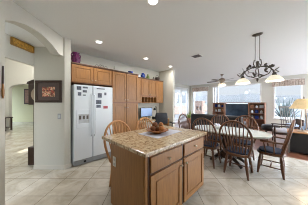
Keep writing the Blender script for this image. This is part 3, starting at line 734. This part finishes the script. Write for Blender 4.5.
# black chest with oak top, lamp on it
t = thing('side_cabinet', 'black cabinet with oak top under the table lamp', 'cabinet', (5.60, -.27, 0))
MB().box(-.30,.30,-.42,.26,.04,.56).build('body', M['black'], t, bev=.01)
MB().box(-.33,.33,-.45,.29,.56,.585).build('top', M['oak'], t, bev=.008)
for x in (-.32,.27):
    for y in (-.44,.23): MB().box(x,x+.035,y,y+.035,0,.56).build('leg', M['gray_wood'], t)
t = thing('table_lamp', 'two-stemmed table lamp with wide parchment shade on the side cabinet', 'lamp', (5.55, -.31, .585), -PI/4)
MB().lathe([(0,0),(.13,0),(.12,.02),(.03,.04),(0,.04)], n=20, sx=1.2).build('base', M['bronze'], t)
for s in (-1,1): MB().tube([(s*.03,0,.03),(s*.075,0,.12),(s*.085,0,.35),(s*.05,0,.58),(s*.05,0,.72)], [.014,.012,.011,.010,.010]).build('stem', M['bronze'], t, smooth=True)
MB().lathe([(.30,.64),(.24,.73),(.17,.86),(.13,.91),(.122,.91),(.163,.855),(.232,.725),(.293,.64),(.30,.64)], n=28).build('lamp_shade', M['lamp_shade'], t)
MB().lathe([(0,.90),(.12,.90),(.12,.91),(.012,.915),(.02,.94),(.006,.98),(0,.98)], n=14).build('finial', M['bronze'], t)
lamp('table_lamp_light', 'POINT', (0,0,.76), LAMP['table'], t, .05, (1,.8,.55))
# light upholstered chair with blue cushion at the right edge
t = thing('blue_armchair', 'pale blue upholstered armchair at the right edge behind the lamp', 'armchair', (7.0, -.58, 0), .9)
MB().box(-.42,.42,-.40,.42,.12,.44).build('base', M['slate_fabric'], t, bev=.05)
MB().box(-.40,.40,-.46,-.24,.40,1.02).build('backrest', M['slate_fabric'], t, bev=.08)
for s in (-1,1): MB().box(s*.42-.09,s*.42+.09,-.40,.42,.12,.64).build('armrest', M['slate_fabric'], t, bev=.06)
for x in (-.36,.30):
    for y in (-.36,.30): MB().box(x,x+.06,y,y+.06,0,.13).build('foot', M['espresso'], t)

# ------------------------------------------------------------------ ceiling fixtures
def recessed(x, y, lab):
    t = thing('recessed_light', lab, 'ceiling light', (x, y, H), 0, 'recessed ceiling lights')
    MB().lathe([(.058,-.001),(.082,-.001),(.08,-.012),(.061,-.010),(.058,-.001)], n=24).build('trim_ring', M['white'], t)
    MB().lathe([(0,-.003),(.059,-.003),(.059,-.0045),(0,-.0045)], n=24).build('lens', M['bulb'], t)
    lamp('recessed_lamp', 'AREA', (0,0,-.02), LAMP['recessed'], t, .15, (1,.98,.94))
recessed(1.263, 1.282, 'round recessed ceiling light over the island at the picture top')
recessed(1.248, 2.987, 'round recessed ceiling light in front of the purple vase')
recessed(2.726, 3.082, 'round recessed ceiling light in front of the tall pantry')
recessed(3.98, 3.11, 'round recessed ceiling light nearest the wall corner past the desk')
t = thing('air_vent', 'square dark air vent in the ceiling before the dining table', 'vent', (3.638, 1.886, H))
MB().box(-.15,.15,-.15,-.12,-.012,-.001).box(-.15,.15,.12,.15,-.012,-.001).box(-.15,-.12,-.12,.12,-.012,-.001).box(.12,.15,-.12,.12,-.012,-.001).build('frame', M['white'], t)
MB().box(-.12,.12,-.12,.12,-.003,-.001).build('backing', M['black'], t)
for i in range(5): MB().box(-.12,.12,-.10+.045*i,-.085+.045*i,-.011,-.003).build('louver', M['gray_wood'], t)
# chandelier
def chandelier():
    t = thing('chandelier', 'dark iron chandelier with leafy scrolls and two cream glass shades', 'chandelier', (3.34, .43, 0), 0)
    MB().lathe([(0,H-.001),(.075,H-.001),(.07,H-.02),(.03,H-.035),(0,H-.035)], n=20, sx=.8, sy=1.15).build('canopy', M['iron'], t)
    for s in (-1,1):
        MB().tube([(0,s*.036,H-.03),(0,s*.036,2.22)], .006, 6).build('rod', M['iron'], t)
    MB().tube([(0,.05,2.24),(0,.065,2.16),(0,.03,2.08),(0,-.03,2.08),(0,-.065,2.16),(0,-.05,2.24)], .009).build('loop', M['iron'], t, smooth=True)
    MB().lathe([(0,2.07),(.03,2.09),(.02,2.14),(.03,2.20),(0,2.22)], n=12).build('hub', M['iron'], t)
    # arms: long arches with scrolls, along Y
    for s in (-1,1):
        pts = [(0,s*.02,2.10),(0,s*.10,2.09),(0,s*.18,2.06),(0,s*.23,2.0),(0,s*.25,1.95)]
        MB().tube(pts, .011).build('arm', M['iron'], t, smooth=True)
        MB().tube([(0,s*.0,1.92),(0,s*.08,1.90),(0,s*.17,1.94),(0,s*.22,2.02),(0,s*.18,2.06),(0,s*.14,2.03)], .008).build('scroll', M['iron'], t, smooth=True)
        # shade fitting
        sh = MB().lathe([(.03,1.90),(.055,1.892),(.092,1.862),(.122,1.825),(.138,1.79),(.133,1.788),(.116,1.82),(.087,1.856),(.05,1.884),(.03,1.89)], 0, s*.25, 28).build('lamp_shade', M['shade_glass'], t, smooth=True)
        MB().lathe([(0,1.96),(.02,1.955),(.035,1.92),(.04,1.895),(.0,1.895)], 0, s*.25, 14).build('shade_cap', M['iron'], t)
        MB().ball((0,s*.25,1.835), .028).build('bulb', M['bulb'], sh)
        lamp('chandelier_lamp', 'POINT', (0,s*.25,1.80), LAMP['chandelier'], t, .04, (1,.99,.97))
    MB().tube([(0,-.10,1.92),(0,-.05,1.885),(0,0,1.87),(0,.05,1.885),(0,.10,1.92)], .009).lathe([(0,1.80),(.015,1.815),(.02,1.85),(0,1.88)], n=10).build('lower_scroll', M['iron'], t, smooth=True)
    for s in (-1,1):
        MB().tube([(s*.02,0,2.09),(s*.12,0,2.06),(s*.20,0,1.99),(s*.17,0,1.93),(s*.11,0,1.96)], .009).build('scroll', M['iron'], t, smooth=True)
    random.seed(9)
    for s in (-1,1):
        for (y, z) in ((.06,2.12),(.12,2.11),(.17,2.08),(.22,2.05),(.26,1.99),(.31,1.95),(.05,1.94),(.12,2.0)):
            b = MB()
            for q in range(3):
                a = random.uniform(0,2*PI); e = random.uniform(-.6,1.0)
                b.leaf((0,s*y,z),(.07*math.cos(a)*math.cos(e), s*y+.07*math.sin(a)*math.cos(e), z+.07*math.sin(e)), .055, .003)
            b.build('leaf_cluster', M['iron'], t)
chandelier()
# ceiling fan
t = thing('ceiling_fan', 'bronze ceiling fan with glass lights over the family room', 'ceiling fan', (6.85, 2.24, 0))
MB().lathe([(0,H-.001),(.075,H-.001),(.07,H-.03),(.03,H-.06),(0,H-.06)], n=18).build('canopy', M['bronze'], t)
MB().tube([(0,0,H-.05),(0,0,2.56)], .013).build('downrod', M['bronze'], t)
MB().lathe([(0,2.57),(.05,2.565),(.13,2.53),(.145,2.48),(.13,2.42),(.07,2.39),(.05,2.35),(.06,2.31),(0,2.30)], n=24).build('motor', M['bronze'], t, smooth=True)
for k in range(5):
    a = k*2*PI/5+.35; ca, sa = math.cos(a), math.sin(a)
    b = MB(); pl = [(.20,-.05),(.30,-.07),(.68,-.075),(.72,-.04),(.72,.04),(.68,.075),(.30,.07),(.20,.05)]
    b.prism(pl, -.004, .004)
    o = b.build('blade', M['gray_wood'], t, loc=(0,0,2.44)); o.rotation_euler = (.2, 0, a)
    b = MB().box(.10,.26,-.02,.02,-.008,.002).build('blade_bracket', M['bronze'], o)
for k in range(4):
    a = k*PI/2+.6; cx, cy = .11*math.cos(a), .11*math.sin(a)
    MB().lathe([(.02,2.32),(.045,2.28),(.065,2.22),(.07,2.19),(.062,2.19),(.04,2.27),(.0,2.31)], cx, cy, 14).build('glass_shade', M['shade_glass'], t, smooth=True)
lamp('fan_lamp', 'POINT', (0,0,2.18), LAMP['fan'], t, .1, (1,.99,.97))

# ------------------------------------------------------------------ picture wall, hall and foyer
def diag(l, d, z=0): return ((d+l)/S2, (d-l)/S2, z)
p = thing('framed_picture', 'dark wood framed mosaic picture beside the refrigerator', 'picture', diag(-2.19, 2.80, 1.62), DIAG)
hw, hh = .275, .23
MB().box(-hw,hw,-.03,-.001,-hh,-hh+.05).box(-hw,hw,-.03,-.001,hh-.05,hh).box(-hw,-hw+.05,-.03,-.001,-hh+.05,hh-.05).box(hw-.05,hw,-.03,-.001,-hh+.05,hh-.05).build('frame', M['espresso'], p, bev=.006)
MB().box(-hw+.05,hw-.05,-.014,-.002,-hh+.05,hh-.05).build('mat_board', M['mat_board'], p)
MB().box(-.13,.13,-.017,-.014,-.105,.095).build('print', M['print'], p)
s = thing('light_switch', 'gray switch plate below the framed picture', 'light switch', diag(-1.975, 2.80, 1.10), DIAG)
MB().box(-.035,.035,-.008,-.001,-.058,.058).build('plate', M['fridge_gray'], s, bev=.003); MB().box(-.018,.018,-.012,-.008,-.035,.035).build('rocker', M['cavity'], s)
t = thing('hanging_sign', 'gilded carved wooden sign on the hall header', 'sign', diag(-2.50, 2.55, 2.47), DIAG)
MB().box(0,.025,-.205,.205,-.06,.06).build('board', M['gold'], t, bev=.008)
b = MB()
for y in (-.207,.207): b.box(.0,.03,y-.012,y+.012,-.065,.065)
for z in (-.062,.062): b.box(.0,.03,-.207,.207,z-.008,z+.008)
b.build('border', M['brass'], t)
t = thing('grandfather_clock', 'dark grandfather clock partly hidden behind the picture wall edge', 'clock', diag(-2.55, 3.12, 0), DIAG)
MB().box(-.25,.25,-.15,.15,0,.40).build('plinth', M['espresso'], t, bev=.01)
MB().box(-.15,.15,-.12,.12,.40,1.34).build('case', M['espresso'], t)
MB().box(-.24,.24,-.15,.15,1.34,1.80).build('hood', M['espresso'], t, bev=.01)
MB().prism([(-.27,1.80),(.27,1.80),(.25,1.85),(.12,1.90),(-.12,1.90),(-.25,1.85)], -.16, .16, 'y').build('crest', M['espresso'], t)
MB().lathe([(0,0),(.17,0),(.17,.008),(0,.008)], n=24).build('dial', M['bronze'], t, loc=(0,-.15,1.57)).rotation_euler = (PI/2,0,0)
t = thing('wall_hanging', 'long slender brown wall hanging with tan tassel on the arch pier', 'wall hanging', diag(-1.89, 1.665, 0), DIAG)
MB().tube([(.014,0,1.84),(.014,0,1.62)], [.008,.009]).build('rod', M['espresso'], t)
MB().lathe([(0,1.63),(.008,1.62),(.014,1.54),(.012,1.47),(0,1.42)], .014, 0, 10).build('tassel', M['oak'], t)
t = thing('hall_table', 'small dark console table against the foyer wall', 'table', diag(-7.72, 6.72, 0), DIAG)
MB().box(-.45,.45,-.2,.2,.62,.66).build('tabletop', M['espresso'], t)
for x in (-.43,.38):
    for y in (-.18,.13): MB().box(x,x+.05,y,y+.05,0,.62).build('leg', M['espresso'], t)
MB().box(-.40,.40,-.16,.16,.14,.17).build('shelf', M['espresso'], t)
t = thing('table_easel', 'small dark easel standing on the foyer console table', 'easel', diag(-7.60, 6.70, .66), DIAG)
MB().tube([(-.14,-.04,.36),(.10,-.10,.0)], .02).build('leg', M['espresso'], t); MB().tube([(-.14,-.04,.36),(-.14,.10,0)], .02).build('leg', M['espresso'], t)
t = thing('hall_picture', 'tall framed picture on the green wall beyond the arch', 'picture', diag(-9.18, 9.70, 1.85), DIAG)
MB().box(-.20,.20,-.03,-.001,-.55,.55).build('frame', M['espresso'], t); MB().box(-.14,.14,-.034,-.03,-.47,.47).build('print', M['mosaic'], t)
t = thing('added_foyer_light', 'unseen round ceiling light added to brighten the foyer', 'ceiling light', diag(-5.2, 4.8, 3.9), DIAG)
MB().lathe([(0,-.001),(.18,-.001),(.17,-.05),(.12,-.09),(0,-.1)], n=24).build('glass', M['bulb'], t)
lamp('added_foyer_lamp', 'POINT', (0,0,-.25), LAMP['hall'], t, .15)  # unseen fitting and lamp, added to light the foyer walls
